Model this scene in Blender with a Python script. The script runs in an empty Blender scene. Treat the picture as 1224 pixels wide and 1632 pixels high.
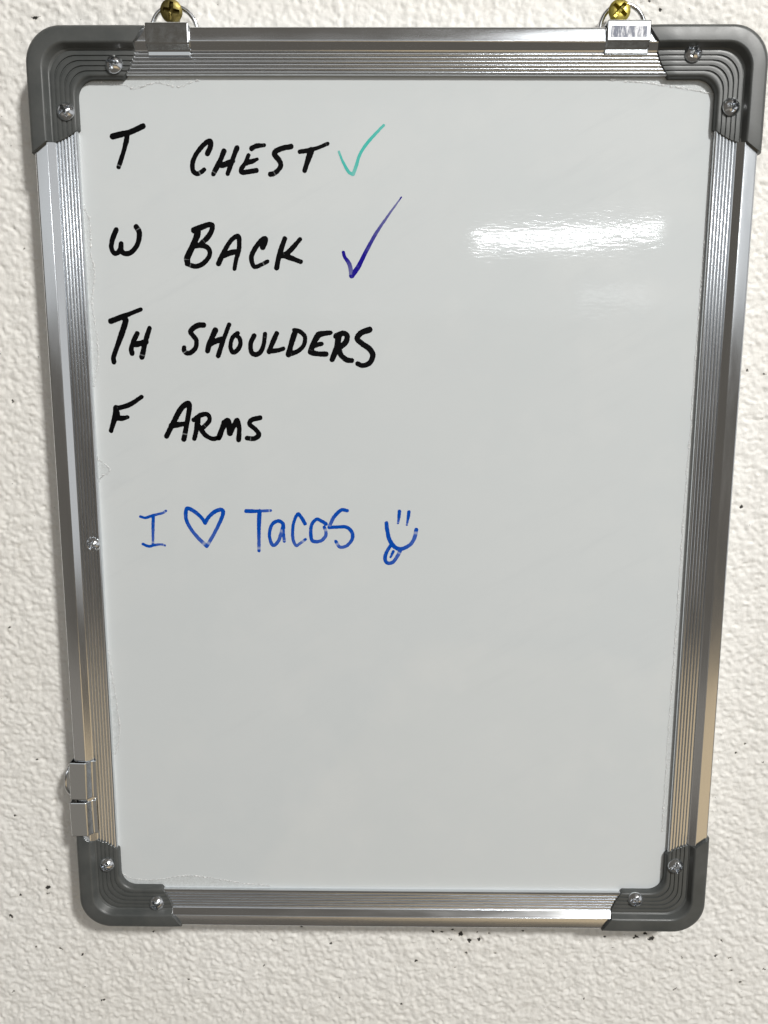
import bpy, bmesh, math, random
import numpy as np
from mathutils import Matrix, Vector

random.seed(7)
rng = np.random.default_rng(11)
S = bpy.context.scene
C = S.collection
MM = 0.001
ZC = 1.5                                   # height of the board's centre above the floor
# Board space used throughout: x to the right, y up, h out of the wall, in millimetres.
def P(x, y, h):
    return Vector((x * MM, -h * MM, y * MM + ZC))

# ------------------------------------------------------------------ camera
cam = bpy.data.cameras.new('camera')
cam.sensor_fit = 'VERTICAL'; cam.sensor_height = 24.0
cam.lens = 24.0 * 1226.0 / 1632.0
cam.clip_start = 0.01; cam.clip_end = 100.0
camo = bpy.data.objects.new('camera', cam); C.objects.link(camo)
rx, ry, rz = 0.157799, -0.009567, -0.003039
Rw = Matrix.Rotation(rz, 3, 'Z') @ Matrix.Rotation(rx, 3, 'X') @ Matrix.Rotation(ry, 3, 'Y')
AX = Matrix(((1, 0, 0), (0, 0, -1), (0, 1, 0)))
M4 = (AX @ Rw.transposed()).to_4x4(); M4.translation = P(-0.813, 55.447, 346.513)
camo.matrix_world = M4
S.camera = camo

# ------------------------------------------------------------------ world and lamps
W = bpy.data.worlds.new('World'); S.world = W; W.use_nodes = True
W.node_tree.nodes['Background'].inputs[0].default_value = (1.0, 0.91, 0.79, 1)
W.node_tree.nodes['Background'].inputs[1].default_value = 0.098
S.view_settings.view_transform = 'Standard'; S.view_settings.look = 'None'
S.view_settings.exposure = 0.28; S.view_settings.gamma = 1.0
S.cycles.max_bounces = 6

def area(name, pos, aim, sx, sy, radiance, col):
    l = bpy.data.lights.new(name, 'AREA'); l.shape = 'RECTANGLE'; l.size = sx * MM; l.size_y = sy * MM
    l.color = col; l.energy = radiance * math.pi * sx * sy * MM * MM
    o = bpy.data.objects.new(name, l); C.objects.link(o)
    p = P(*pos); d = (P(*aim) - p).normalized()
    z = -d; x = Vector((0, 0, 1)).cross(z).normalized()
    if x.length < 0.5: x = Vector((1, 0, 0))
    y = z.cross(x)
    m = Matrix((x, y, z)).transposed().to_4x4(); m.translation = p
    o.matrix_world = m
    return o
# nearest ceiling fitting, up and to the right: it throws the board's shadow down and left
area('ceiling_lamp', (930, 1250, 1500), (0, 0, 0), 190, 190, 315.0, (1.0, 0.985, 0.955))
# ceiling panel behind it, bright in the right end of the top rail
area('ceiling_panel', (1080, 1340, 2550), (1080, 0, 2450), 1250, 620, 2.4, (0.96, 0.98, 1.0))
# fluorescent tube further back in the room: the streak mirrored in the board
area('tube_lamp', (1013, 955, 4411), (0, 100, 0), 1060, 46, 58.0, (0.95, 0.98, 1.0))
area('tube_lamp', (1773, 790, 6000), (0, 100, 0), 560, 80, 3.0, (0.95, 0.98, 1.0))
# pale lit wall across the room and warm light coming back off the floor
area('far_wall_bounce', (0, 1350, 5600), (0, 300, 0), 9000, 1500, 0.5, (0.93, 0.97, 1.0))
area('floor_bounce', (1250, -1350, 2250), (1200, 500, 2100), 2900, 1900, 0.46, (1.0, 0.76, 0.45))
area('floor_bounce', (-1700, -1350, 2250), (-1650, 500, 2100), 2900, 1900, 0.12, (1.0, 0.93, 0.84))
# daylight side of the room, off to the right
area('side_bounce', (3000, 250, 1300), (0, 50, 300), 2200, 2200, 0.42, (0.94, 0.97, 1.0))

# ------------------------------------------------------------------ materials
def mat(name):
    m = bpy.data.materials.new(name); m.use_nodes = True
    nt = m.node_tree; b = nt.nodes['Principled BSDF']
    return m, nt, b
def node(nt, t, **kw):
    n = nt.nodes.new(t)
    for k, v in kw.items():
        if k.startswith('i_'): n.inputs[k[2:].replace('_', ' ')].default_value = v
        else: setattr(n, k, v)
    return n
def ramp(nt, src, stops):
    r = nt.nodes.new('ShaderNodeValToRGB')
    e = r.color_ramp.elements
    while len(e) < len(stops): e.new(0.5)
    for k, (p, c) in enumerate(stops):
        e[k].position = p; e[k].color = (c, c, c, 1) if not isinstance(c, tuple) else c + (1,)
    nt.links.new(src, r.inputs[0])
    return r
def noise(nt, vec, scale, detail=3.0, rough=0.55, stretch=None):
    n = nt.nodes.new('ShaderNodeTexNoise')
    n.inputs['Scale'].default_value = scale; n.inputs['Detail'].default_value = detail; n.inputs['Roughness'].default_value = rough
    if stretch:
        mp = nt.nodes.new('ShaderNodeMapping'); mp.inputs['Scale'].default_value = stretch
        nt.links.new(vec, mp.inputs['Vector']); vec = mp.outputs[0]
    nt.links.new(vec, n.inputs['Vector'])
    return n
def bump(nt, h, strength, dist, prev=None):
    b = nt.nodes.new('ShaderNodeBump'); b.inputs['Strength'].default_value = strength; b.inputs['Distance'].default_value = dist
    nt.links.new(h, b.inputs['Height'])
    if prev: nt.links.new(prev, b.inputs['Normal'])
    return b.outputs[0]
def mixc(nt, fac, a, b):
    m = nt.nodes.new('ShaderNodeMix'); m.data_type = 'RGBA'
    for s, v in ((6, a), (7, b)):
        if isinstance(v, tuple): m.inputs[s].default_value = v + (1,)
        else: nt.links.new(v, m.inputs[s])
    if isinstance(fac, float): m.inputs[0].default_value = fac
    else: nt.links.new(fac, m.inputs[0])
    return m.outputs[2]
def math_(nt, op, a, b):
    m = nt.nodes.new('ShaderNodeMath'); m.operation = op
    for s, v in ((0, a), (1, b)):
        if isinstance(v, (int, float)): m.inputs[s].default_value = v
        else: nt.links.new(v, m.inputs[s])
    return m.outputs[0]

# painted stucco
M_wall, nt, b = mat('painted_stucco')
tc = node(nt, 'ShaderNodeTexCoord').outputs['Object']
n1 = noise(nt, tc, 9.0, 5); n2 = noise(nt, tc, 900.0, 4, 0.7)
c = mixc(nt, ramp(nt, n1.outputs[0], [(0.3, 0.0), (0.72, 1.0)]).outputs[0], (0.775, 0.76, 0.722), (0.81, 0.80, 0.772))
at = node(nt, 'ShaderNodeAttribute', attribute_name='chip')
nch = noise(nt, tc, 700.0, 3, 0.6)
stain = noise(nt, tc, 120.0, 5, 0.7)
sf = math_(nt, 'MULTIPLY', ramp(nt, at.outputs['Fac'], [(0.02, 0.0), (0.5, 0.55)]).outputs[0], stain.outputs[0])
sf = math_(nt, 'ADD', sf, ramp(nt, stain.outputs[0], [(0.58, 0.0), (0.80, 0.35)]).outputs[0])
c = mixc(nt, sf, c, (0.50, 0.46, 0.39))                                  # grubby marks
k = math_(nt, 'ADD', at.outputs['Fac'], math_(nt, 'MULTIPLY', math_(nt, 'SUBTRACT', nch.outputs[0], 0.5), 2.3))
k = ramp(nt, k, [(0.50, 0.0), (0.58, 1.0)]).outputs[0]
c = mixc(nt, k, c, (0.035, 0.033, 0.03))
nt.links.new(c, b.inputs['Base Color'])
b.inputs['Roughness'].default_value = 0.62
b.inputs['Specular IOR Level'].default_value = 0.35
nm = bump(nt, n2.outputs[0], 0.55, 0.0004)
nt.links.new(nm, b.inputs['Normal'])

# white enamelled sheet
M_board, nt, b = mat('white_enamel')
tc = node(nt, 'ShaderNodeTexCoord').outputs['Object']
n1 = noise(nt, tc, 14.0, 4, 0.6)
n3 = noise(nt, tc, 45.0, 3, 0.5)
c = mixc(nt, ramp(nt, n1.outputs[0], [(0.35, 0.0), (0.7, 1.0)]).outputs[0], (0.585, 0.618, 0.630), (0.605, 0.634, 0.644))
c = mixc(nt, ramp(nt, n3.outputs[0], [(0.50, 0.0), (0.72, 0.5)]).outputs[0], c, (0.625, 0.650, 0.656))
rot = node(nt, 'ShaderNodeMapping'); rot.inputs['Rotation'].default_value = (0, 0.5, 0); nt.links.new(tc, rot.inputs['Vector'])
sm_ = noise(nt, rot.outputs[0], 1.0, 5, 0.7, (16.0, 1.0, 150.0)); area_ = noise(nt, tc, 7.0, 2, 0.5)
sf = math_(nt, 'MULTIPLY', ramp(nt, sm_.outputs[0], [(0.52, 0.0), (0.72, 1.0)]).outputs[0], ramp(nt, area_.outputs[0], [(0.45, 0.0), (0.65, 0.5)]).outputs[0])
c = mixc(nt, sf, c, (0.545, 0.575, 0.59))                               # wiped marker ghosts
nt.links.new(c, b.inputs['Base Color'])
nt.links.new(ramp(nt, n3.outputs[0], [(0.35, 0.042), (0.75, 0.065)]).outputs[0], b.inputs['Roughness'])
b.inputs['Specular IOR Level'].default_value = 0.3
fine = noise(nt, tc, 1.0, 2, 0.6, (190.0, 190.0, 640.0))
wav = noise(nt, tc, 1.0, 1, 0.5, (28.0, 28.0, 60.0))
nm = bump(nt, wav.outputs[0], 0.10, 0.0006)
nm = bump(nt, fine.outputs[0], 0.145, 0.0001, nm)
nt.links.new(nm, b.inputs['Normal'])

# marker inks, thin in places
def ink(name, col, gloss=0.3, dense=False):
    m, nt, b = mat(name)
    tc = node(nt, 'ShaderNodeTexCoord').outputs['Object']
    at = node(nt, 'ShaderNodeAttribute', attribute_name='ink_load')
    n = noise(nt, tc, 420.0, 3, 0.6)
    d = math_(nt, 'MULTIPLY', at.outputs['Fac'], ramp(nt, n.outputs[0], [(0.25, 0.92), (0.45, 1.0)]).outputs[0])
    if dense: d = ramp(nt, at.outputs['Fac'], [(0.25, 0.0), (0.75, 1.0)]).outputs[0]
    nt.links.new(mixc(nt, d, (0.59, 0.62, 0.632), col), b.inputs['Base Color'])
    b.inputs['Roughness'].default_value = gloss
    b.inputs['Specular IOR Level'].default_value = 0.08
    return m
M_ink = {'K': ink('black_ink', (0.0015, 0.0015, 0.002), 0.5, True), 'N': ink('navy_ink', (0.012, 0.006, 0.24)),
         'B': ink('blue_ink', (0.002, 0.066, 0.40)), 'G': ink('teal_ink', (0.035, 0.46, 0.40))}

# drawn aluminium, faint lines along the rail (u runs along it)
M_alu, nt, b = mat('drawn_aluminium')
uv = node(nt, 'ShaderNodeUVMap').outputs[0]
n1 = noise(nt, uv, 1.0, 4, 0.6, (6.0, 2600.0, 1.0))
n2 = noise(nt, uv, 1.0, 4, 0.6, (30.0, 200.0, 1.0))
b.inputs['Metallic'].default_value = 1.0
nt.links.new(mixc(nt, n2.outputs[0], (0.72, 0.74, 0.765), (0.80, 0.815, 0.83)), b.inputs['Base Color'])
nt.links.new(ramp(nt, n2.outputs[0], [(0.3, 0.13), (0.75, 0.20)]).outputs[0], b.inputs['Roughness'])
nt.links.new(bump(nt, n1.outputs[0], 0.10, 0.00008), b.inputs['Normal'])

# grey moulded plastic
M_cap, nt, b = mat('grey_plastic')
tc = node(nt, 'ShaderNodeTexCoord').outputs['Object']
n1 = noise(nt, tc, 60.0, 5, 0.65); n2 = noise(nt, tc, 2500.0, 2, 0.5)
nt.links.new(mixc(nt, ramp(nt, n1.outputs[0], [(0.35, 0.0), (0.75, 1.0)]).outputs[0], (0.058, 0.063, 0.062), (0.092, 0.095, 0.092)), b.inputs['Base Color'])
nt.links.new(ramp(nt, n1.outputs[0], [(0.3, 0.34), (0.7, 0.48)]).outputs[0], b.inputs['Roughness'])
scu = noise(nt, tc, 1.0, 4, 0.7, (140.0, 140.0, 900.0))
nt.links.new(bump(nt, scu.outputs[0], 0.10, 0.0001, bump(nt, n2.outputs[0], 0.2, 0.00006)), b.inputs['Normal'])

# chrome clips, zinc screws, brass screws
def metal(name, col, rough, scr=0.0, sc=300.0, stretch=(1, 1, 1)):
    m, nt, b = mat(name)
    tc = node(nt, 'ShaderNodeTexCoord').outputs['Object']
    n = noise(nt, tc, sc, 4, 0.65, stretch)
    b.inputs['Metallic'].default_value = 1.0
    b.inputs['Base Color'].default_value = col + (1,)
    nt.links.new(ramp(nt, n.outputs[0], [(0.35, rough), (0.75, rough * 2.2)]).outputs[0], b.inputs['Roughness'])
    if scr: nt.links.new(bump(nt, n.outputs[0], scr, 0.0001), b.inputs['Normal'])
    return m
M_chrome = metal('chrome_plate', (0.66, 0.68, 0.69), 0.08, 0.03, 400.0)
M_zinc = metal('zinc_plate', (0.78, 0.80, 0.83), 0.13, 0.4, 1300.0)
M_brass = metal('yellow_zinc', (0.42, 0.35, 0.085), 0.30, 0.12, 700.0)
M_brass_dark = metal('yellow_zinc_dark_reflection', (0.19, 0.155, 0.055), 0.32, 0.12, 700.0)  # darker copy of the yellow zinc, a dark ceiling's reflection put into the colour
M_wire = metal('steel_wire', (0.75, 0.76, 0.78), 0.12)

# torn protective film left on the board and clip
M_film, nt, b = mat('clear_film')
tc = node(nt, 'ShaderNodeTexCoord').outputs['Object']
n = noise(nt, tc, 500.0, 4, 0.7)
b.inputs['Base Color'].default_value = (0.72, 0.74, 0.74, 1); b.inputs['Roughness'].default_value = 0.12
nt.links.new(ramp(nt, n.outputs[0], [(0.35, 0.10), (0.8, 0.38)]).outputs[0], b.inputs['Alpha'])
nt.links.new(bump(nt, n.outputs[0], 0.5, 0.0004), b.inputs['Normal'])
M_edge, nt, b = mat('torn_film_edge')
tc = node(nt, 'ShaderNodeTexCoord').outputs['Object']
n = noise(nt, tc, 900.0, 4, 0.7)
b.inputs['Base Color'].default_value = (0.85, 0.86, 0.86, 1); b.inputs['Roughness'].default_value = 0.15
nt.links.new(ramp(nt, n.outputs[0], [(0.42, 0.0), (0.62, 0.85)]).outputs[0], b.inputs['Alpha'])
nt.links.new(bump(nt, n.outputs[0], 0.8, 0.0006), b.inputs['Normal'])
M_scr, nt, b = mat('scratched_film')
tc = node(nt, 'ShaderNodeTexCoord').outputs['Object']
n = noise(nt, tc, 1.0, 5, 0.75, (900.0, 900.0, 240.0)); n2 = noise(nt, tc, 1.0, 2, 0.5, (260.0, 260.0, 40.0))
f = math_(nt, 'ADD', n.outputs[0], math_(nt, 'MULTIPLY', math_(nt, 'SUBTRACT', n2.outputs[0], 0.5), 0.9))
nt.links.new(mixc(nt, ramp(nt, f, [(0.46, 0.0), (0.60, 1.0)]).outputs[0], (0.11, 0.125, 0.18), (0.75, 0.76, 0.80)), b.inputs['Base Color'])
b.inputs['Roughness'].default_value = 0.3

# ------------------------------------------------------------------ object helpers
def meshdata(name, verts, faces, m, sharp=35.0, uvs=None):
    me = bpy.data.meshes.new(name)
    me.from_pydata([tuple(v) for v in verts], [], faces)
    if uvs is not None:
        l = me.uv_layers.new(name='UVMap')
        idx = np.empty(len(me.loops), dtype=np.int32); me.loops.foreach_get('vertex_index', idx)
        l.data.foreach_set('uv', np.asarray(uvs, dtype=np.float32)[idx].ravel())
    bm = bmesh.new(); bm.from_mesh(me); bmesh.ops.recalc_face_normals(bm, faces=bm.faces); bm.to_mesh(me); bm.free()
    me.polygons.foreach_set('use_smooth', [True] * len(me.polygons))
    me.set_sharp_from_angle(angle=math.radians(sharp))
    if m: me.materials.append(m)
    return me
def obj(name, me, parent=None, loc=None, rot=None, label=None):
    o = bpy.data.objects.new(name, me); C.objects.link(o)
    if parent is not None: o.parent = parent
    if loc is not None: o.location = loc
    if rot is not None: o.rotation_euler = rot
    if label: o['label'] = label
    return o
def empty(name, loc, label, cat, group=None):
    o = bpy.data.objects.new(name, None); C.objects.link(o); o.location = loc; o.empty_display_size = 0.05
    o['label'] = label; o['category'] = cat
    if group: o['group'] = group
    return o
# local millimetres (x right, y up, h out of the wall) to the child space of a thing standing at board point (bx, by, bh)
def Q(x, y, h):
    return (x * MM, -h * MM, y * MM)


CHIPS = [(-170.7, -189.3, 3), (-170.5, -180.0, 1.6), (-170.9, -192.7, 2), (-184.5, -193.9, 1.5), (-190.3, -205.3, 2.6), (-178.6, -222.3, 1.5), (-166.6, -223.2, 2), (-155.4, -226.6, 2), (-146.3, -252.2, 2), (-44.9, -209.7, 2), (-29.9, -218.9, 1.4), (-118.9, -213.2, 1.5), (35.0, -213.0, 3.6), (30.9, -210.6, 2), (29.5, -215.8, 2), (39.2, -216.4, 2.6), (43.9, -215.7, 2.6), (37.4, -223.8, 2.2), (13.0, -227.9, 2.2), (32.2, -231.6, 1.5), (52.2, -223.3, 1.5), (65.3, -210.9, 1.5), (106.9, -213.9, 2), (110.7, -214.9, 2), (121.9, -213.4, 3), (129.7, -214.4, 3.8), (126.5, -211.6, 2.4), (138.2, -220.9, 1.6), (145.7, -225.0, 1.6), (162.1, -223.4, 1.8), (169.4, -224.8, 2), (170.6, -231.8, 2.2), (175.8, -238.4, 2), (142.7, -242.7, 1.5), (186.8, -230.9, 1.5), (155.7, 64.4, 1.8), (163.2, 62.5, 1.6), (164.0, 43.0, 1.4), (158.1, 3.4, 2), (164.4, -115.5, 1.5), (168.2, -110.7, 1.4), (177.3, -120.2, 1.4), (-161.0, 115.8, 1.2), (104.6, 213.7, 2), (108.9, 210.4, 2), (-150.0, 207.7, 2.4), (-191.9, -247.7, 1.4), (20.9, -211.7, 1.8), (25.6, -212.0, 1.6), (42.8, -211.9, 1.4), (49.1, -212.1, 1.6), (164.7, -215.4, 1.5), (5.6, -252.5, 1.6), (97.5, -247.9, 1.4), (-102.5, -239.5, 1.4), (-64.2, -232.0, 1.2), (-26.3, -249.3, 1.4), (-170.7, 49.6, 2), (-172.7, -16.3, 1.6), (-179.9, -55.4, 1.6), (-171.1, -121.4, 1.6), (-183.9, -151.0, 1.6)]
INK = [
 ('letter', 'K', 'black letter T standing alone at the left of the top line', [(2.05, 1.79, [(-116.1, 157.9), (-112.6, 158.7), (-108.8, 159.6), (-105.8, 160.8), (-103.3, 161.9)]), (1.79, 1.52, [(-110.0, 158.6), (-110.4, 156.6), (-111.9, 151.9), (-114.2, 146.0)])]),
 ('letter', 'K', 'black letter C of the word CHEST', [(1.79, 1.52, [(-77.2, 151.3), (-76.0, 153.7), (-75.8, 155.9), (-77.3, 155.7), (-79.7, 153.7), (-82.1, 150.7), (-83.5, 147.5), (-83.4, 144.7), (-81.9, 143.4), (-80.0, 144.1), (-78.8, 145.0)])]),
 ('letter', 'K', 'black letter H of the word CHEST', [(1.79, 1.79, [(-70.4, 152.2), (-72.0, 148.6), (-75.0, 143.4)]), (2.23, 1.61, [(-72.4, 147.4), (-71.0, 146.8), (-68.4, 147.8), (-66.7, 148.4)]), (1.79, 1.61, [(-65.0, 153.4), (-66.9, 149.0), (-69.1, 143.4)])]),
 ('letter', 'K', 'black letter E of the word CHEST', [(1.88, 1.34, [(-58.9, 153.3), (-57.0, 154.2), (-53.7, 154.5)]), (1.43, 1.79, [(-60.3, 150.6), (-61.6, 147.8), (-63.4, 145.2), (-63.0, 144.0), (-60.6, 144.2), (-57.2, 144.7)]), (2.05, 1.16, [(-61.2, 147.8), (-58.8, 148.3), (-56.7, 149.1)])]),
 ('letter', 'K', 'black letter S of the word CHEST', [(1.88, 1.7, [(-42.7, 154.0), (-46.0, 153.4), (-48.8, 152.3), (-49.5, 150.8), (-47.8, 148.8), (-47.0, 146.9), (-47.9, 145.1), (-49.8, 143.6), (-51.4, 143.2)])]),
 ('letter', 'K', 'black letter T of the word CHEST', [(1.61, 1.25, [(-39.1, 152.0), (-35.1, 152.6), (-30.9, 153.8), (-27.6, 155.1)]), (2.23, 1.61, [(-34.3, 152.6), (-35.8, 148.7), (-37.2, 144.7)])]),
 ('letter', 'K', 'black letter W standing alone beside BACK', [(1.79, 1.7, [(-116.5, 121.2), (-118.2, 117.5), (-118.9, 114.2), (-118.0, 111.9), (-116.5, 111.9), (-115.2, 113.3), (-114.7, 115.6)]), (1.7, 1.88, [(-114.7, 115.6), (-114.7, 112.9), (-113.5, 111.7), (-111.1, 111.9), (-108.6, 114.2), (-107.2, 117.1), (-106.9, 120.3), (-108.0, 122.4)])]),
 ('letter', 'K', 'black letter B of the word BACK', [(2.23, 2.14, [(-82.4, 121.4), (-82.6, 119.1), (-84.7, 114.6), (-87.0, 110.1), (-87.1, 108.2)]), (2.05, 1.7, [(-83.9, 121.0), (-80.9, 122.2), (-77.5, 123.3), (-76.1, 122.8), (-76.7, 120.4), (-78.5, 117.9), (-81.0, 115.8)]), (1.79, 1.61, [(-83.4, 114.8), (-81.0, 115.0), (-78.6, 114.2), (-77.5, 112.5), (-78.1, 110.1), (-80.6, 107.6), (-83.7, 106.5), (-87.3, 107.5)])]),
 ('letter', 'K', 'black letter A of the word BACK', [(1.79, 1.52, [(-74.0, 107.6), (-72.1, 111.3), (-69.6, 115.5), (-67.4, 117.9), (-65.5, 118.7), (-65.0, 117.1), (-65.3, 113.0), (-66.5, 109.3), (-67.3, 105.5)]), (2.23, 1.61, [(-71.6, 111.1), (-68.4, 112.1), (-65.3, 112.6)])]),
 ('letter', 'K', 'black letter C of the word BACK', [(1.96, 1.43, [(-55.2, 114.3), (-54.2, 116.3), (-54.1, 117.7), (-55.8, 116.9), (-58.4, 113.8), (-60.0, 110.5), (-59.7, 107.6), (-58.6, 106.3), (-56.0, 107.2), (-53.3, 108.5)]), (1.79, 1.79, [(-55.3, 115.7), (-54.7, 116.9)])]),
 ('letter', 'K', 'black letter K of the word BACK', [(1.79, 1.88, [(-45.9, 117.7), (-47.5, 113.4), (-48.8, 109.3), (-49.5, 106.0)]), (1.52, 1.96, [(-39.5, 117.5), (-42.5, 114.2), (-45.1, 111.8), (-46.8, 110.9)]), (2.05, 1.61, [(-46.8, 111.1), (-43.4, 109.9), (-39.3, 108.4)])]),
 ('letter', 'K', 'black letter T of TH', [(2.14, 1.39, [(-120.7, 83.9), (-115.6, 85.8), (-111.4, 87.4), (-107.7, 88.8)]), (2.25, 1.71, [(-114.6, 84.8), (-114.5, 83.5), (-117.2, 76.6), (-120.2, 69.3), (-120.3, 66.8)])]),
 ('letter', 'K', 'black letter H of TH', [(1.82, 1.82, [(-109.7, 78.8), (-111.4, 75.6), (-112.5, 72.5), (-112.3, 70.5)]), (1.71, 1.93, [(-104.3, 81.0), (-106.1, 76.1), (-108.1, 69.0)]), (2.25, 1.93, [(-111.5, 74.3), (-109.3, 74.5), (-106.1, 75.3)])]),
 ('letter', 'K', 'black first letter S of the word SHOULDERS', [(1.93, 1.61, [(-81.2, 82.4), (-83.7, 82.2), (-86.7, 80.0), (-86.0, 78.2), (-84.5, 76.1), (-84.8, 73.1), (-86.8, 71.0), (-88.9, 70.7), (-89.9, 72.0), (-89.8, 73.0)])]),
 ('letter', 'K', 'black letter H of the word SHOULDERS', [(2.04, 1.93, [(-76.2, 80.2), (-78.7, 75.1), (-79.8, 71.6)]), (1.5, 1.82, [(-70.2, 82.6), (-72.9, 76.2), (-75.3, 69.5)]), (2.25, 1.82, [(-78.7, 74.7), (-76.1, 75.7), (-72.9, 76.8)])]),
 ('letter', 'K', 'black letter O of the word SHOULDERS', [(1.61, 1.61, [(-66.7, 79.0), (-68.9, 77.2), (-69.9, 74.1), (-69.6, 71.8), (-68.5, 71.0), (-66.7, 72.3), (-65.6, 74.6), (-66.0, 77.0), (-67.6, 78.2)])]),
 ('letter', 'K', 'black letter U of the word SHOULDERS', [(1.82, 1.61, [(-59.7, 78.0), (-61.2, 74.8), (-61.0, 71.2), (-59.2, 70.1), (-57.1, 71.2), (-55.7, 74.3), (-55.0, 78.7)])]),
 ('letter', 'K', 'black letter L of the word SHOULDERS', [(1.82, 1.82, [(-50.0, 79.0), (-51.7, 75.4), (-53.4, 71.4)]), (1.82, 1.5, [(-53.4, 71.5), (-49.7, 71.9), (-47.3, 72.6)])]),
 ('letter', 'K', 'black letter D of the word SHOULDERS', [(2.04, 2.04, [(-42.1, 79.8), (-43.6, 75.4), (-45.1, 70.2)]), (1.5, 1.71, [(-42.6, 80.4), (-40.1, 79.8), (-38.0, 77.5), (-38.6, 73.9), (-41.3, 71.5), (-45.1, 70.2)])]),
 ('letter', 'K', 'black letter E of the word SHOULDERS', [(1.61, 2.14, [(-27.1, 79.3), (-30.1, 79.0), (-32.2, 78.5)]), (2.14, 1.93, [(-32.2, 78.5), (-34.4, 74.9), (-35.7, 71.3)]), (1.93, 1.5, [(-33.8, 74.1), (-30.9, 74.7)]), (1.93, 1.82, [(-35.7, 71.2), (-32.8, 70.5), (-29.0, 70.4)])]),
 ('letter', 'K', 'black letter R of the word SHOULDERS', [(2.25, 1.93, [(-23.6, 78.0), (-24.4, 73.4), (-26.4, 68.1)]), (2.04, 1.93, [(-24.6, 77.9), (-21.7, 79.1), (-20.0, 78.1), (-20.5, 75.5), (-22.8, 73.3)]), (2.04, 1.82, [(-23.6, 72.6), (-22.6, 70.0), (-20.2, 68.0), (-18.0, 67.7)])]),
 ('letter', 'K', 'black last letter S of the word SHOULDERS', [(2.14, 1.82, [(-10.4, 80.6), (-13.9, 79.3), (-15.7, 77.0), (-13.9, 75.0), (-10.4, 72.6), (-9.0, 69.8), (-10.4, 66.7), (-13.4, 65.6), (-15.5, 66.4)])]),
 ('letter', 'K', 'black letter F standing alone beside ARMS', [(1.63, 1.88, [(-109.1, 52.0), (-114.0, 48.9), (-118.5, 47.4), (-120.5, 47.3)]), (2.13, 1.75, [(-120.4, 47.3), (-121.2, 43.0), (-123.1, 37.4)]), (2.25, 1.5, [(-120.5, 43.0), (-118.1, 42.8), (-115.6, 43.3)]), (1.88, 1.88, [(-120.3, 46.7), (-119.8, 43.6)])]),
 ('letter', 'K', 'black letter A of the word ARMS', [(2.0, 1.88, [(-98.9, 35.1), (-95.6, 41.2), (-92.3, 46.8), (-89.2, 49.3), (-88.5, 47.5), (-89.7, 41.3), (-91.4, 33.8)]), (2.25, 1.63, [(-96.6, 39.7), (-90.0, 40.6)])]),
 ('letter', 'K', 'black letter R of the word ARMS', [(2.13, 1.63, [(-84.9, 42.5), (-85.7, 38.2), (-86.8, 34.1)]), (1.75, 1.63, [(-86.8, 42.2), (-83.6, 44.3), (-80.6, 44.5), (-80.0, 41.9), (-82.6, 39.1)]), (1.88, 1.63, [(-84.4, 39.1), (-82.0, 35.7), (-79.0, 34.1), (-76.4, 34.5)])]),
 ('letter', 'K', 'black letter M of the word ARMS', [(2.0, 2.13, [(-76.1, 34.5), (-73.4, 41.0)]), (2.13, 2.13, [(-73.6, 41.0), (-71.8, 41.6), (-71.2, 36.5)]), (1.88, 1.88, [(-71.2, 36.5), (-68.1, 42.0)]), (1.88, 1.75, [(-67.8, 42.1), (-67.1, 38.2), (-67.5, 33.6)])]),
 ('letter', 'K', 'black letter S of the word ARMS', [(1.75, 1.75, [(-57.9, 43.2), (-61.5, 42.3), (-62.5, 40.4), (-59.8, 38.0), (-58.6, 35.8), (-60.8, 34.2), (-63.8, 34.4)])]),
 ('check_mark', 'G', 'teal green tick beside CHEST', [(0.78, 1.13, [(-23.0, 152.0), (-21.5, 148.3), (-19.2, 144.4), (-17.5, 143.2)]), (1.22, 0.96, [(-17.2, 143.3), (-15.9, 146.4), (-14.7, 150.3), (-12.2, 154.3), (-8.5, 158.4), (-4.6, 162.2)])]),
 ('check_mark', 'N', 'dark blue tick beside BACK', [(1.04, 1.57, [(-21.4, 112.3), (-20.8, 110.3), (-18.9, 107.5), (-18.1, 103.8), (-17.9, 102.8)]), (1.74, 0.44, [(-17.9, 102.8), (-15.2, 106.3), (-11.8, 112.7), (-7.6, 120.0), (-2.6, 127.1), (1.5, 132.5), (2.8, 134.3)])]),
 ('letter', 'B', 'blue capital I before the heart', [(0.96, 0.88, [(-112.0, -0.5), (-109.8, -1.0), (-106.4, 0.1), (-102.3, 1.1), (-100.6, 2.1)]), (1.21, 0.88, [(-106.3, -0.1), (-106.7, -6.4), (-107.0, -12.8)]), (1.04, 0.8, [(-111.5, -12.9), (-108.9, -13.9), (-106.2, -13.3), (-103.3, -13.0), (-101.7, -13.5)])]),
 ('heart', 'B', None, [(1.29, 1.29, [(-83.4, -3.3), (-84.7, -1.1), (-87.5, 1.6), (-90.7, 3.3), (-91.7, 2.0), (-91.7, -1.7), (-89.8, -5.9), (-86.7, -10.0), (-83.0, -13.7)]), (1.37, 1.21, [(-83.3, -3.2), (-81.9, -0.8), (-78.9, 1.9), (-76.2, 2.8), (-75.2, 1.7), (-76.2, -1.6), (-79.2, -7.5), (-81.4, -11.2), (-82.9, -13.7)])]),
 ('letter', 'B', 'blue letter T of the word TACOS', [(1.43, 0.89, [(-65.0, 2.2), (-59.8, 2.2), (-54.1, 2.5)]), (1.52, 1.07, [(-59.1, 2.2), (-59.5, -5.2), (-59.7, -15.7)])]),
 ('letter', 'B', 'blue letter A of the word TACOS', [(1.25, 1.16, [(-48.6, -5.2), (-49.0, -3.1), (-51.0, -2.2), (-53.6, -3.8), (-54.9, -8.0), (-54.2, -12.1), (-52.8, -13.1), (-50.7, -10.7), (-49.0, -5.2)]), (1.16, 0.98, [(-48.9, -5.2), (-48.6, -8.4), (-48.3, -11.4)])]),
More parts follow.
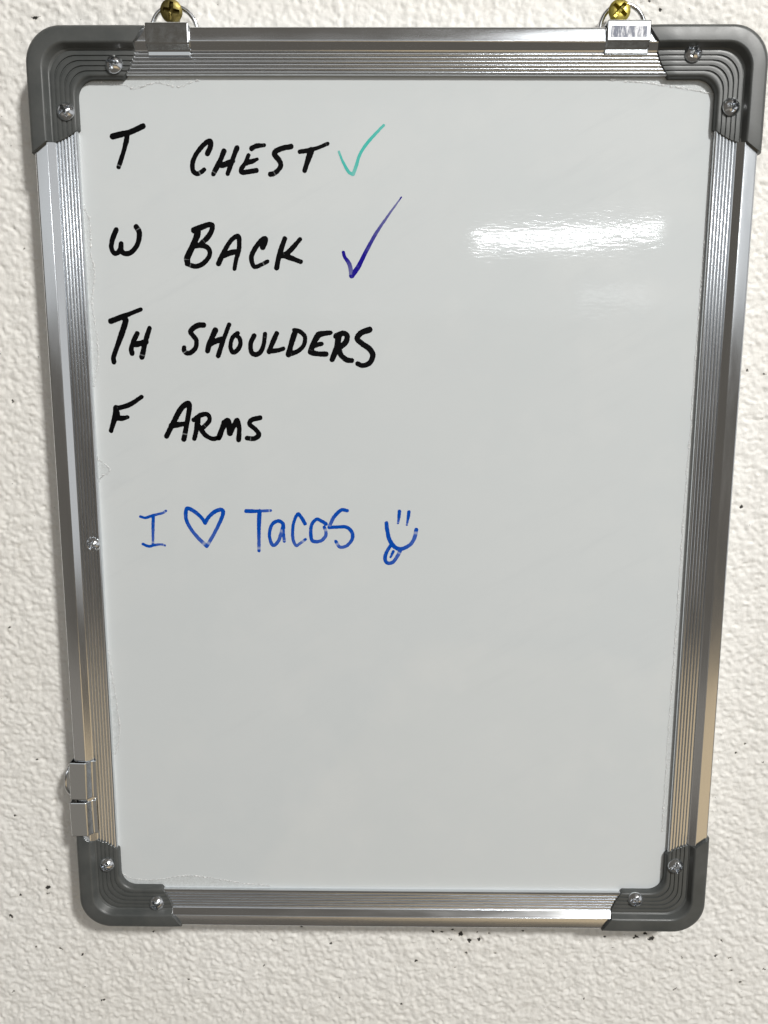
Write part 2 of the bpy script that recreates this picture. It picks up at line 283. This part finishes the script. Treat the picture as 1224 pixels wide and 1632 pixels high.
 ('letter', 'B', 'blue letter C of the word TACOS', [(1.25, 0.98, [(-39.0, -3.3), (-40.8, -0.3), (-42.3, 0.9), (-44.2, -3.7), (-44.5, -9.8), (-43.2, -13.2), (-41.4, -12.3), (-38.9, -10.4)])]),
 ('letter', 'B', 'blue letter O of the word TACOS', [(1.25, 1.16, [(-29.7, -3.4), (-32.2, -1.8), (-34.0, -1.4), (-36.0, -3.7), (-36.5, -7.9), (-35.7, -11.1), (-32.2, -11.1), (-29.9, -8.8), (-29.9, -6.4), (-30.5, -4.8)])]),
 ('letter', 'B', 'blue letter S of the word TACOS', [(1.25, 1.25, [(-20.3, 2.6), (-23.0, 2.8), (-26.2, -0.4), (-28.3, -4.8)]), (1.25, 1.16, [(-28.3, -5.0), (-24.9, -4.8), (-20.8, -4.8), (-18.3, -6.9), (-18.1, -10.1), (-20.4, -13.1), (-23.6, -13.8), (-25.4, -11.3)])]),
 ('smiley_face', 'B', None, [(1.29, 0.76, [(2.8, 2.4), (2.6, -0.3), (2.2, -2.9)]), (1.29, 0.67, [(7.0, 2.2), (6.7, -0.3), (6.1, -3.7)]), (1.43, 1.34, [(-2.9, -2.9), (-2.6, -5.9), (-1.5, -10.5), (0.6, -13.5), (2.9, -14.6), (5.4, -14.0), (8.1, -12.1), (9.7, -9.0), (10.3, -5.8)]), (1.25, 1.29, [(-1.0, -13.0), (-2.6, -15.6), (-3.5, -18.4), (-3.0, -20.5), (-1.6, -21.1), (0.2, -20.4), (2.0, -17.9), (3.1, -15.5)]), (1.03, 0.76, [(0.2, -15.6), (-1.0, -18.3)])]),
]

# ------------------------------------------------------------------ wall
def build_wall():
    def axis(lo, hi, step, mid, far):       # fine where the photograph looks, coarser further along the wall
        a = np.arange(lo, hi + 0.01, step)
        r = np.r_[np.arange(a[-1] + mid, far, mid), np.arange(far + mid, 1600, 40.0)]
        l = np.r_[np.arange(a[0] - mid, -far, -mid), np.arange(-far - mid, -1600, -40.0)]
        return np.r_[l[::-1], a, r]
    xs = axis(-202, 202, 0.66, 1.5, 470); ys = axis(-264, 228, 0.66, 1.5, 470)
    N = 1024; L = 512.0
    fx = np.fft.fftfreq(N, L / N)[None, :]; fy = np.fft.fftfreq(N, L / N)[:, None]
    def band(lam, width, ang=None, asp=1.0):
        w = np.fft.fft2(rng.standard_normal((N, N)))
        if ang is None: r = np.sqrt(fx ** 2 + fy ** 2)
        else:
            c, s = math.cos(ang), math.sin(ang)
            r = np.sqrt((fx * c + fy * s) ** 2 * asp ** 2 + (-fx * s + fy * c) ** 2)
        g = np.exp(-0.5 * ((np.log(np.maximum(r, 1e-6)) - math.log(1.0 / lam)) / width) ** 2)
        h = np.real(np.fft.ifft2(w * g)); return h / h.std()
    a = band(5.6, 0.55, math.radians(-35), 1.25)
    b2 = band(3.0, 0.50, math.radians(-15), 1.3)
    c2 = band(1.7, 0.40, math.radians(-50), 1.2)
    d = band(17.0, 0.5)
    q = 1 / (1 + np.exp(-band(9.0, 0.6) * 2.2))                              # rough patches between smoother ones
    h = (0.42 + 0.28 * q) * np.tanh(a * 1.1) + (0.08 + 0.60 * q) * np.tanh(b2 * 1.3) + (0.05 + 0.20 * q) * c2 + 0.25 * d
    gate = 1 / (1 + np.exp(-(band(7.0, 0.6) - 0.55) * 5))
    rid = np.exp(-(band(4.4, 0.5, math.radians(-40), 1.7) / 0.13) ** 2)      # short trowel creases
    pit = np.clip(band(2.2, 0.35) - 2.1, 0, 1.2)                             # pinholes
    h = h * 0.41 - 0.85 * rid * gate - 0.5 * pit
    X, Y = np.meshgrid(xs, ys)
    u = (X / L % 1.0) * N; v = (Y / L % 1.0) * N
    i0 = np.floor(u).astype(int); j0 = np.floor(v).astype(int); du = u - i0; dv = v - j0
    g = lambda j, i: h[j % N, i % N]
    H = g(j0, i0) * (1 - du) * (1 - dv) + g(j0, i0 + 1) * du * (1 - dv) + g(j0 + 1, i0) * (1 - du) * dv + g(j0 + 1, i0 + 1) * du * dv
    chip = np.zeros_like(X)
    for (cx, cy, r) in CHIPS:
        m = (np.abs(X - cx) < 6) & (np.abs(Y - cy) < 6)
        th = random.uniform(-0.9, 0.9); el = random.uniform(0.9, 1.7)
        dx = X[m] - cx; dy = Y[m] - cy
        p = dx * math.cos(th) + dy * math.sin(th); q = -dx * math.sin(th) + dy * math.cos(th)
        e = np.exp(-((p / el) ** 2 + (q * el) ** 2) / (0.42 * 0.85 * r) ** 2 * 0.7)
        chip[m] = np.maximum(chip[m], e)
    H = H * np.clip((470 - np.abs(X)) / 60, 0, 1) * np.clip((470 - np.abs(Y)) / 60, 0, 1)
    H = H - 0.35 * np.clip(chip, 0, 1)
    ny, nx = X.shape
    co = np.stack([X * MM, -H * MM, Y * MM], -1).reshape(-1, 3).astype(np.float32)
    idx = np.arange(nx * ny).reshape(ny, nx)
    f = np.stack([idx[:-1, :-1], idx[:-1, 1:], idx[1:, 1:], idx[1:, :-1]], -1).reshape(-1, 4)
    me = bpy.data.meshes.new('wall')
    me.vertices.add(len(co)); me.vertices.foreach_set('co', co.ravel())
    me.loops.add(f.size); me.loops.foreach_set('vertex_index', f.ravel().astype(np.int32))
    me.polygons.add(len(f)); me.polygons.foreach_set('loop_start', np.arange(0, f.size, 4, dtype=np.int32))
    me.polygons.foreach_set('use_smooth', np.ones(len(f), dtype=bool))
    me.update(calc_edges=True)
    at = me.attributes.new('chip', 'FLOAT', 'POINT'); at.data.foreach_set('value', chip.ravel().astype(np.float32))
    me.materials.append(M_wall)
    o = obj('wall', me, None, (0, 0, ZC)); o['kind'] = 'structure'
    o['label'] = 'cream painted wall with rough stucco texture and dark paint chips'
    return o
build_wall()

# ------------------------------------------------------------------ the whiteboard
HW, HH = 146.8, 197.3                       # half size of the aluminium frame
BASE = -HH
wb = empty('whiteboard', P(0, BASE, 0),
           'portrait whiteboard in an aluminium frame with grey corner caps, hung on the wall', 'whiteboard')
def B(x, y, h):                             # board point -> child space of the whiteboard
    return Q(x, y - BASE, h)

def panel():
    w, t = 134.0, 184.5
    r = 1.0
    nx, ny = 12, 16
    v = []; f = []
    for h in (4.0, 11.0):
        for j in range(ny + 1):
            for i in range(nx + 1):
                v.append(B(-w + 2 * w * i / nx, -t + 2 * t * j / ny, h))
    n = (nx + 1) * (ny + 1)
    for s in (0, n):
        for j in range(ny):
            for i in range(nx):
                a = s + j * (nx + 1) + i
                f.append((a, a + 1, a + nx + 2, a + nx + 1))
    for i in range(nx):
        for j in (0, ny):
            a = j * (nx + 1) + i; f.append((a, a + 1, a + 1 + n, a + n))
    for j in range(ny):
        for i in (0, nx):
            a = j * (nx + 1) + i; b2 = a + nx + 1; f.append((a, b2, b2 + n, a + n))
    obj('writing_surface', meshdata('writing_surface', v, f, M_board), wb)
panel()

# frame rails: one profile (distance in from the outer edge, height) swept along each side
prof = [(0, 3), (0, 15.0), (0.25, 15.6), (0.6, 15.9), (0.9, 16.0), (1.1, 16.02), (5.3, 16.15), (5.5, 16.14), (5.75, 16.05), (5.95, 15.85), (6.1, 15.7), (8.0, 14.05), (8.1, 13.95), (8.25, 13.9), (8.35, 13.85)]
u0, pitch = 8.4, 1.33
for q in range(6):
    a = u0 + q * pitch; z = 13.75 - 0.07 * q
    prof += [(a, z - 0.04), (a + 0.20, z - 0.52), (a + 0.40, z - 0.02), (a + 0.55, z + 0.06), (a + 0.86, z + 0.09), (a + 1.17, z + 0.05), (a + 1.30, z)]
prof += [(16.45, 13.2), (16.7, 13.0), (16.85, 12.6), (16.85, 10.8)]
plen = [0.0]
for (a, b2), (c2, d2) in zip(prof, prof[1:]): plen.append(plen[-1] + math.hypot(c2 - a, d2 - b2))
def rail(side, n=24):
    v = []; f = []; uv = []
    half = (HW if side in 'tb' else HH) - 24.0
    off = {'t': 0.1, 'b': 0.4, 'l': 0.7, 'r': 0.9}[side]
    for i in range(n + 1):
        s = -half + 2 * half * i / n
        bow = 0.25 * math.sin(i / n * 3.1 + off * 9)             # rails are never dead straight
        for k, (u, h) in enumerate(prof):
            x, y = {'t': (s, HH - u + bow), 'b': (s, -HH + u + bow), 'l': (-HW + u + bow, s), 'r': (HW - u + bow, s)}[side]
            v.append(B(x, y, h)); uv.append((s * MM + off * 3, plen[k] * MM + off))
    m = len(prof)
    for i in range(n):
        for k in range(m - 1):
            a = i * m + k; f.append((a, a + 1, a + m + 1, a + m))
    obj('frame_rail', meshdata('frame_rail', v, f, M_alu, 36.0, uv), wb)
for s in 'tblr': rail(s)

# moulded corner caps
CW, CH = 148.0, 198.2
cp = [(0, 3), (0, 14.6), (0.15, 15.7), (0.6, 16.7), (1.1, 17.2), (1.7, 17.5), (2.0, 17.56), (6.5, 17.75), (6.8, 17.72), (7.15, 17.5), (7.4, 17.2), (7.5, 17.05), (8.35, 15.2), (8.45, 15.05), (8.6, 14.95), (8.8, 14.9)]
for q in range(5):
    a = 9.0 + q * 1.86; z = 14.85 - 0.12 * q
    cp += [(a, z - 0.30), (a + 0.18, z - 0.32), (a + 0.34, z - 0.02), (a + 0.6, z + 0.03), (a + 1.2, z + 0.03), (a + 1.78, z)]
cp += [(18.4, 14.2), (18.75, 13.8), (18.95, 13.1), (18.95, 10.6)]
def crad(u):
    return float(np.interp(u, [0, 3, 7.2, 9, 18.9], [14.5, 14.0, 9.5, 9.5, 7.2]))
def clen(u):
    if u <= 7.0: return 48.0 - 4.2 * (u / 7.0) ** 1.7
    return 43.8 - 5.6 * ((u - 7.0) / 12.0) ** 1.8
def cap(sx, sy):
    rows = []
    na = 18; ns = 7
    for t in range(-ns - 1, na + ns + 2):
        row = []
        for (u, h) in cp:
            r = crad(u); c = u + r; L = clen(u)
            if t <= 0:
                q = min(-t, ns) / ns; x, y = u, c + (L - c) * q
            elif t >= na:
                q = min(t - na, ns) / ns; x, y = c + (L - c) * q, u
            else:
                a = t / na * math.pi / 2; x, y = c - r * math.cos(a), c - r * math.sin(a)
            hh = h
            if abs(t) == ns and t < 0 or t == na + ns: hh = h - 0.25 if h > 11 else h       # softened end edge
            if t < -ns or t > na + ns: hh = min(h, 9.5)
            row.append(B(sx * (CW - x), sy * (CH - y), hh))
        rows.append(row)
    m = len(cp); v = [p for row in rows for p in row]; f = []
    for i in range(len(rows) - 1):
        for k in range(m - 1):
            a = i * m + k; f.append((a, a + 1, a + m + 1, a + m))
    obj('corner_cap', meshdata('corner_cap', v, f, M_cap, 50.0), wb)
for sx in (-1, 1):
    for sy in (-1, 1): cap(sx, sy)

# pan-head screws with a cross recess (radius 1 disc, scaled)
def screw_mesh(name, m, R=3.6, dome=2.3, arm=0.62, reach=0.68, depth=2.8, flat=2.6, neck=2.0):
    nr, na = 26, 72
    v = [(0, 0, 0)]; f = []
    def hh(x, y):
        r = math.hypot(x, y)
        z = dome * (1 - (r / R) ** flat) if r < R else 0
        d = 0.0
        for p, q in ((x, y), (y, x)):
            w = arm * (1 - 0.25 * abs(p) / R)
            k = min(1, max(0, (w - abs(q)) / 0.09 + 0.5)) * min(1, max(0, (R * reach - abs(p)) / 0.3))
            d = max(d, k * depth * (1 - 0.3 * abs(p) / (R * reach)))
        return z - d if r < R * 0.97 else z
    v[0] = Q(0, 0, hh(0, 0))
    for i in range(1, nr + 1):
        r = R * (i / nr) ** 0.9
        for j in range(na):
            t = 2 * math.pi * j / na; x, y = r * math.cos(t), r * math.sin(t)
            v.append(Q(x, y, hh(x, y)))
    for rr, z in ((R, -0.5), (R * 0.96, -0.8), (neck, -1.0), (neck, -11.0)):
        for j in range(na):
            t = 2 * math.pi * j / na; v.append(Q(rr * math.cos(t), rr * math.sin(t), z))
    for j in range(na): f.append((0, 1 + j, 1 + (j + 1) % na))
    for i in range(nr + 3):
        for j in range(na):
            a = 1 + i * na + j; b2 = 1 + i * na + (j + 1) % na
            f.append((a, b2, b2 + na, a + na))
    return meshdata(name, v, f, m, 40.0)
sm = screw_mesh('screw', M_zinc)
for k, (x, y) in enumerate([(-112.9, 184.0), (-133.4, 166.3), (118.3, 187.9), (134.9, 167.9), (-134.6, -167.0), (-111.9, -186.7), (133.4, -165.0), (115.5, -182.4)]):
    obj('screw', sm, wb, B(x, y, 14.9), (random.uniform(-.12, .12), random.uniform(0, 3.1), random.uniform(-.12, .12)))
o = obj('screw', sm, wb, B(-132.8, -12.7, 13.8), (0.03, 0.5, -0.1), 'screw with a clean round head halfway up the left rail'); o.scale = (0.9, 0.9, 0.9)

# bent metal hanging clips over the rim
def sweep_clip(width, prof2, frame, name, m, th=0.6):
    pts = np.array(prof2, float)
    tg = np.gradient(pts, axis=0); nn = np.stack([tg[:, 1], -tg[:, 0]], 1); nn /= np.linalg.norm(nn, axis=1)[:, None]
    inner = pts + nn * th
    loop = [tuple(p) for p in pts] + [tuple(p) for p in inner[::-1]]
    ss = [-width / 2, -width / 2 + 0.3, width / 2 - 0.3, width / 2]
    v = []; f = []; m_ = len(loop)
    for i, s in enumerate(ss):
        sh = 0.2 if i in (0, 3) else 0.0
        ctr = [((a + b2) / 2, (c + d) / 2) for (a, c), (b2, d) in zip(loop, loop[::-1])]
        for (u, h), (cu, ch) in zip(loop, ctr):
            v.append(frame(s, u + (cu - u) * sh * 2, h + (ch - h) * sh * 2))
    for i in range(3):
        for k in range(m_):
            a = i * m_ + k; b2 = i * m_ + (k + 1) % m_
            f.append((a, b2, b2 + m_, a + m_))
    n = len(pts)
    for s in (0, 3):
        for k in range(n - 1):
            a = s * m_ + k; b2 = s * m_ + k + 1; c = s * m_ + (2 * n - 1 - k); d = s * m_ + (2 * n - 2 - k)
            f.append((a, b2, d, c))
    return meshdata(name, v, f, m, 9.0)
clip_prof = [(-1.2, 4.5), (-1.2, 16.5), (-1.1, 16.9), (-0.85, 17.15), (-0.5, 17.22), (-0.3, 17.22), (6.1, 17.22), (6.3, 17.22), (6.6, 17.1), (6.85, 16.85), (8.15, 14.9), (8.4, 14.65), (8.8, 14.5), (10.0, 14.4), (10.3, 14.45)]
clip_prof = [(u, h + 0.35) for u, h in clip_prof]
def torus(R, r, name, m, n=56, k=10):
    v = []; f = []
    for i in range(n):
        t = 2 * math.pi * i / n
        for j in range(k):
            a = 2 * math.pi * j / k
            v.append(Q((R + r * math.cos(a)) * math.cos(t), (R + r * math.cos(a)) * math.sin(t), r * math.sin(a)))
    for i in range(n):
        for j in range(k):
            f.append((i * k + j, ((i + 1) % n) * k + j, ((i + 1) % n) * k + (j + 1) % k, i * k + (j + 1) % k))
    return meshdata(name, v, f, m, 180)
ring_me = torus(9.2, 0.95, 'hanging_ring', M_wire)
def top_clip(x, dy, label):
    fr = lambda s, u, h: Q(s, -u, h)
    o = obj('hanging_clip', sweep_clip(17.0, clip_prof, fr, 'hanging_clip', M_chrome), wb, B(x, HH + dy, 0), None, label)
    obj('hanging_ring', ring_me, o, Q(0.3, 2.4, 6.0), (0.08, 0, 0.05))
    return o
def side_clip(y, du, width, rot, label):
    fr = lambda s, u, h: Q(u, s, h)
    o = obj('hanging_clip', sweep_clip(width, clip_prof, fr, 'hanging_clip', M_chrome), wb, B(-HW + du, y, 0), (0, rot, 0), label)
    return o
c1 = top_clip(-90.5, 0.0, 'dull reflective chrome clip on the top rail beside the left corner cap')
c2 = top_clip(91.8, 0.6, 'bright chrome clip with scratched film on its face on the top rail')
v = [Q(x, y, h) for h in (17.56, 17.66) for x, y in ((-7.2, -5.3), (6.9, -5.2), (7.0, -1.3), (-7.1, -1.1))]
obj('scratched_film', meshdata('scratched_film', v, [(4, 5, 6, 7), (0, 1, 2, 3), (0, 1, 5, 4), (1, 2, 6, 5), (2, 3, 7, 6), (3, 0, 4, 7)], M_scr), c2)
c3 = side_clip(-123.3, -0.6, 18.0, 0.02, 'chrome clip with a thin ring on the left rail')
obj('hanging_ring', torus(10.6, 0.75, 'hanging_ring', M_wire), c3, Q(1.0, -1.5, 6.0), (0, 0, math.radians(64)))
c4 = side_clip(-142.4, -1.3, 16.6, -0.01, 'chrome clip without a ring touching the bottom left corner cap')

# ------------------------------------------------------------------ handwriting
def catmull(pts, n=10):
    p = np.array(pts, float)
    if len(p) == 2: return np.array([p[0] + (p[1] - p[0]) * t for t in np.linspace(0, 1, n)])
    q = np.vstack([2 * p[0] - p[1], p, 2 * p[-1] - p[-2]])
    out = []
    for i in range(len(p) - 1):
        a, b2, c, d = q[i:i + 4]
        for t in np.linspace(0, 1, n, endpoint=False):
            out.append(0.5 * (2 * b2 + (c - a) * t + (2 * a - 5 * b2 + 4 * c - d) * t * t + (3 * b2 - a - 3 * c + d) * t ** 3))
    out.append(p[-1])
    return np.array(out)
def density(col, t, seed):
    r = random.Random(seed)
    if col == 'K':
        d = np.ones_like(t)
        if r.random() < 0.55: d -= 0.45 * np.exp(-((t - r.uniform(0.90, 0.96)) / 0.016) ** 2)
        return d
    if col == 'B':
        d = np.interp(t, [0, 0.12, 0.5, 0.86, 1.0], [1.18, 1.1, 1.0, 0.93, 1.0])
        return d - 0.5 * np.exp(-((t - 0.945) / 0.022) ** 2) + 0.25 * np.exp(-((t - 1.0) / 0.02) ** 2)
    if col == 'G': return np.interp(t, [0, 0.2, 0.6, 1], [0.75, 0.9, 0.95, 0.85])
    return np.interp(t, [0, 0.3, 0.7, 0.93, 1], [1.05, 1.0, 0.85, 0.75, 1.05])
def draw(idx, name, col, label, strokes):
    st = 0.25
    allp = np.array([q for s in strokes for q in s[2]])
    x0, y0 = allp.min(0) - 3; x1, y1 = allp.max(0) + 3
    gx = np.arange(x0, x1, st); gy = np.arange(y0, y1, st)
    X, Y = np.meshgrid(gx, gy)
    D = np.full(X.shape, 9.0); den = np.zeros(X.shape)
    for k, (w0, w1, pts) in enumerate(strokes):
        c = catmull(pts)
        ln = np.r_[0, np.cumsum(np.hypot(*np.diff(c, axis=0).T))]; t = ln / ln[-1]
        rad = (w0 + (w1 - w0) * t) / 2 * {'K': 1.2, 'B': 1.3, 'N': 1.3, 'G': 1.2}[col] * (1 + 0.05 * np.sin(t * 9 + idx))
        dd = density(col, t, idx * 7 + k)
        for i in range(len(c) - 1):
            a, b2 = c[i], c[i + 1]; e = b2 - a; L2 = max(e @ e, 1e-9)
            s = np.clip(((X - a[0]) * e[0] + (Y - a[1]) * e[1]) / L2, 0, 1)
            q = np.hypot(X - a[0] - s * e[0], Y - a[1] - s * e[1]) - (rad[i] + s * (rad[i + 1] - rad[i]))
            m = q < D
            den = np.where(m, dd[i] + s * (dd[i + 1] - dd[i]), den); D = np.where(m, q, D)
    # ragged edge of a dry felt tip
    wob = rng.standard_normal(D.shape)
    for _ in range(2): wob = (wob + np.roll(wob, 1, 0) + np.roll(wob, 1, 1) + np.roll(wob, -1, 0) + np.roll(wob, -1, 1)) / 2.2
    D = D + 0.028 * wob / max(wob.std(), 1e-6)
    verts = []; faces = []; dv = []; vid = {}
    ny, nx = D.shape
    def vert(key, x, y, d):
        if key not in vid: vid[key] = len(verts); verts.append(B(x, y, 11.05)); dv.append(d)
        return vid[key]
    ins = D < 0
    cells = np.argwhere(ins[:-1, :-1] | ins[1:, :-1] | ins[:-1, 1:] | ins[1:, 1:])
    for j, i in cells:
        cs = [(j, i), (j, i + 1), (j + 1, i + 1), (j + 1, i)]; poly = []
        for q in range(4):
            a = cs[q]; b2 = cs[(q + 1) % 4]; da = D[a]; db = D[b2]
            if da < 0: poly.append(vert(a, gx[a[1]], gy[a[0]], den[a]))
            if (da < 0) != (db < 0):
                s = da / (da - db); key = (min(a, b2), max(a, b2))
                poly.append(vert(key, gx[a[1]] + s * (gx[b2[1]] - gx[a[1]]), gy[a[0]] + s * (gy[b2[0]] - gy[a[0]]), den[a]))
        if len(poly) >= 3: faces.append(poly)
    me = bpy.data.meshes.new(name); me.from_pydata(verts, [], faces)
    at = me.attributes.new('ink_load', 'FLOAT', 'POINT'); at.data.foreach_set('value', np.clip(np.array(dv), 0, 1).astype(np.float32))
    me.materials.append(M_ink[col])
    obj(name, me, wb, None, None, label)
for n_, (nm_, col_, lab_, st_) in enumerate(INK): draw(n_, nm_, col_, lab_, st_)

# ------------------------------------------------------------------ torn remnants of the protective film
def film(name, outer, inner, label, h=11.02):
    """strip between two polylines, ragged along the inner one, with a curled ridge on the torn edge"""
    a = catmull(outer, 8); b2 = catmull(inner, 8)
    n = max(len(a), len(b2)) * 2
    def res(c):
        ln = np.r_[0, np.cumsum(np.hypot(*np.diff(c, axis=0).T))]; t = np.linspace(0, ln[-1], n)
        return np.stack([np.interp(t, ln, c[:, 0]), np.interp(t, ln, c[:, 1])], 1)
    a = res(a); b2 = res(b2) + rng.normal(0, 0.13, (n, 2))
    v = []; f = []
    for i in range(n): v += [B(a[i][0], a[i][1], h), B(b2[i][0], b2[i][1], h + 0.05)]
    for i in range(n - 1): f.append((2 * i, 2 * i + 1, 2 * i + 3, 2 * i + 2))
    o = obj(name, meshdata(name, v, f, M_film, 180), wb, None, None, label)
    v = []; f = []
    tg = np.gradient(b2, axis=0); nn = np.stack([tg[:, 1], -tg[:, 0]], 1); nn /= np.maximum(np.linalg.norm(nn, axis=1), 1e-6)[:, None]
    wv = 0.22 + 0.18 * np.abs(rng.standard_normal(n))
    for i in range(n):
        for q, hh in ((-1, 0.03), (0, 0.42), (1, 0.03)):
            p = b2[i] + nn[i] * q * wv[i]; v.append(B(p[0], p[1], h + 0.06 + hh * (0.4 + wv[i])))
    for i in range(n - 1):
        for q in (0, 1): f.append((3 * i + q, 3 * i + q + 1, 3 * i + q + 4, 3 * i + q + 3))
    obj('torn_edge', meshdata('torn_edge', v, f, M_edge, 180), o)
film('film_remnant', [(87, 180.5), (104, 180.5), (118, 180.3), (129.5, 178)], [(87, 179.6), (104.1, 177.9), (116.8, 176.1), (129.6, 173.8)], 'clear film left across the top right corner with a straight torn edge')
film('film_remnant', [(130, 176), (130, 150), (130, 100), (130, 50), (130, 0), (130, -60), (129.9, -110), (129.8, -150)], [(129.4, 176), (129.5, 150), (128.9, 100), (128.5, 50), (127.9, 0), (127.7, -60), (127.3, -110), (127.4, -150)], 'long narrow film strip along the right edge')
film('film_remnant', [(-129.9, 131), (-129.9, 118), (-129.9, 104), (-129.9, 92), (-129.9, 76), (-129.9, 58)], [(-129.6, 131), (-127.4, 124), (-127.6, 112), (-126.4, 104), (-128.2, 92), (-127.2, 80), (-126.9, 68), (-129.5, 56)], 'ragged film scrap on the left edge below letter W')
film('film_remnant', [(-129.9, 27), (-129.9, 22), (-129.9, 14)], [(-129.3, 25), (-124.4, 20.2), (-128.8, 17)], 'small film scrap like a hook on the left edge')
film('film_remnant', [(-129.9, -60), (-129.9, -85), (-129.9, -100), (-129.9, -114)], [(-129.6, -62), (-127.9, -80), (-126.3, -101), (-129.0, -113)], 'film scrap low on the left edge above the clips')
film('film_remnant', [(-122, 179.9), (-109, 180.2), (-97, 180.3), (-86, 180.3), (-80, 180.3)], [(-123, 178.9), (-110, 177.6), (-106.5, 176.2), (-97, 178.4), (-88, 176.9), (-80, 179.6)], 'crumpled film scrap under the top rail near the left cap')
film('film_remnant', [(-129.5, -176.5), (-122, -180.2), (-110, -180.3), (-95, -180.3), (-75, -180.3), (-58, -180.3)], [(-129.2, -173.5), (-124.5, -176.2), (-113.9, -177.0), (-100.3, -174.9), (-88.2, -175.3), (-73, -178.0), (-58.2, -179.5)], 'wavy film edge along the bottom left of the board')

# ------------------------------------------------------------------ the two screws in the wall that carry the board
def wall_screw(x, y, rot, tilt, m, label):
    me = screw_mesh('wall_screw', m, R=4.35, dome=1.0, arm=0.75, reach=0.74, depth=2.8, flat=3.0, neck=1.9)
    o = bpy.data.objects.new('wall_screw', me); C.objects.link(o)
    o.location = P(x, y, 11.0); o.rotation_euler = (tilt[0], rot, tilt[1])
    o['label'] = label; o['category'] = 'screw'; o['group'] = 'brass screws holding the board to the wall'
wall_screw(-90.0, 205.2, 0.12, (0.16, 0.12), M_brass_dark, 'dark tarnished brass screw in the wall above the board\'s left end')
wall_screw(89.4, 205.1, 0.72, (-0.05, -0.05), M_brass, 'bright yellow brass screw in the wall above the scratched clip')
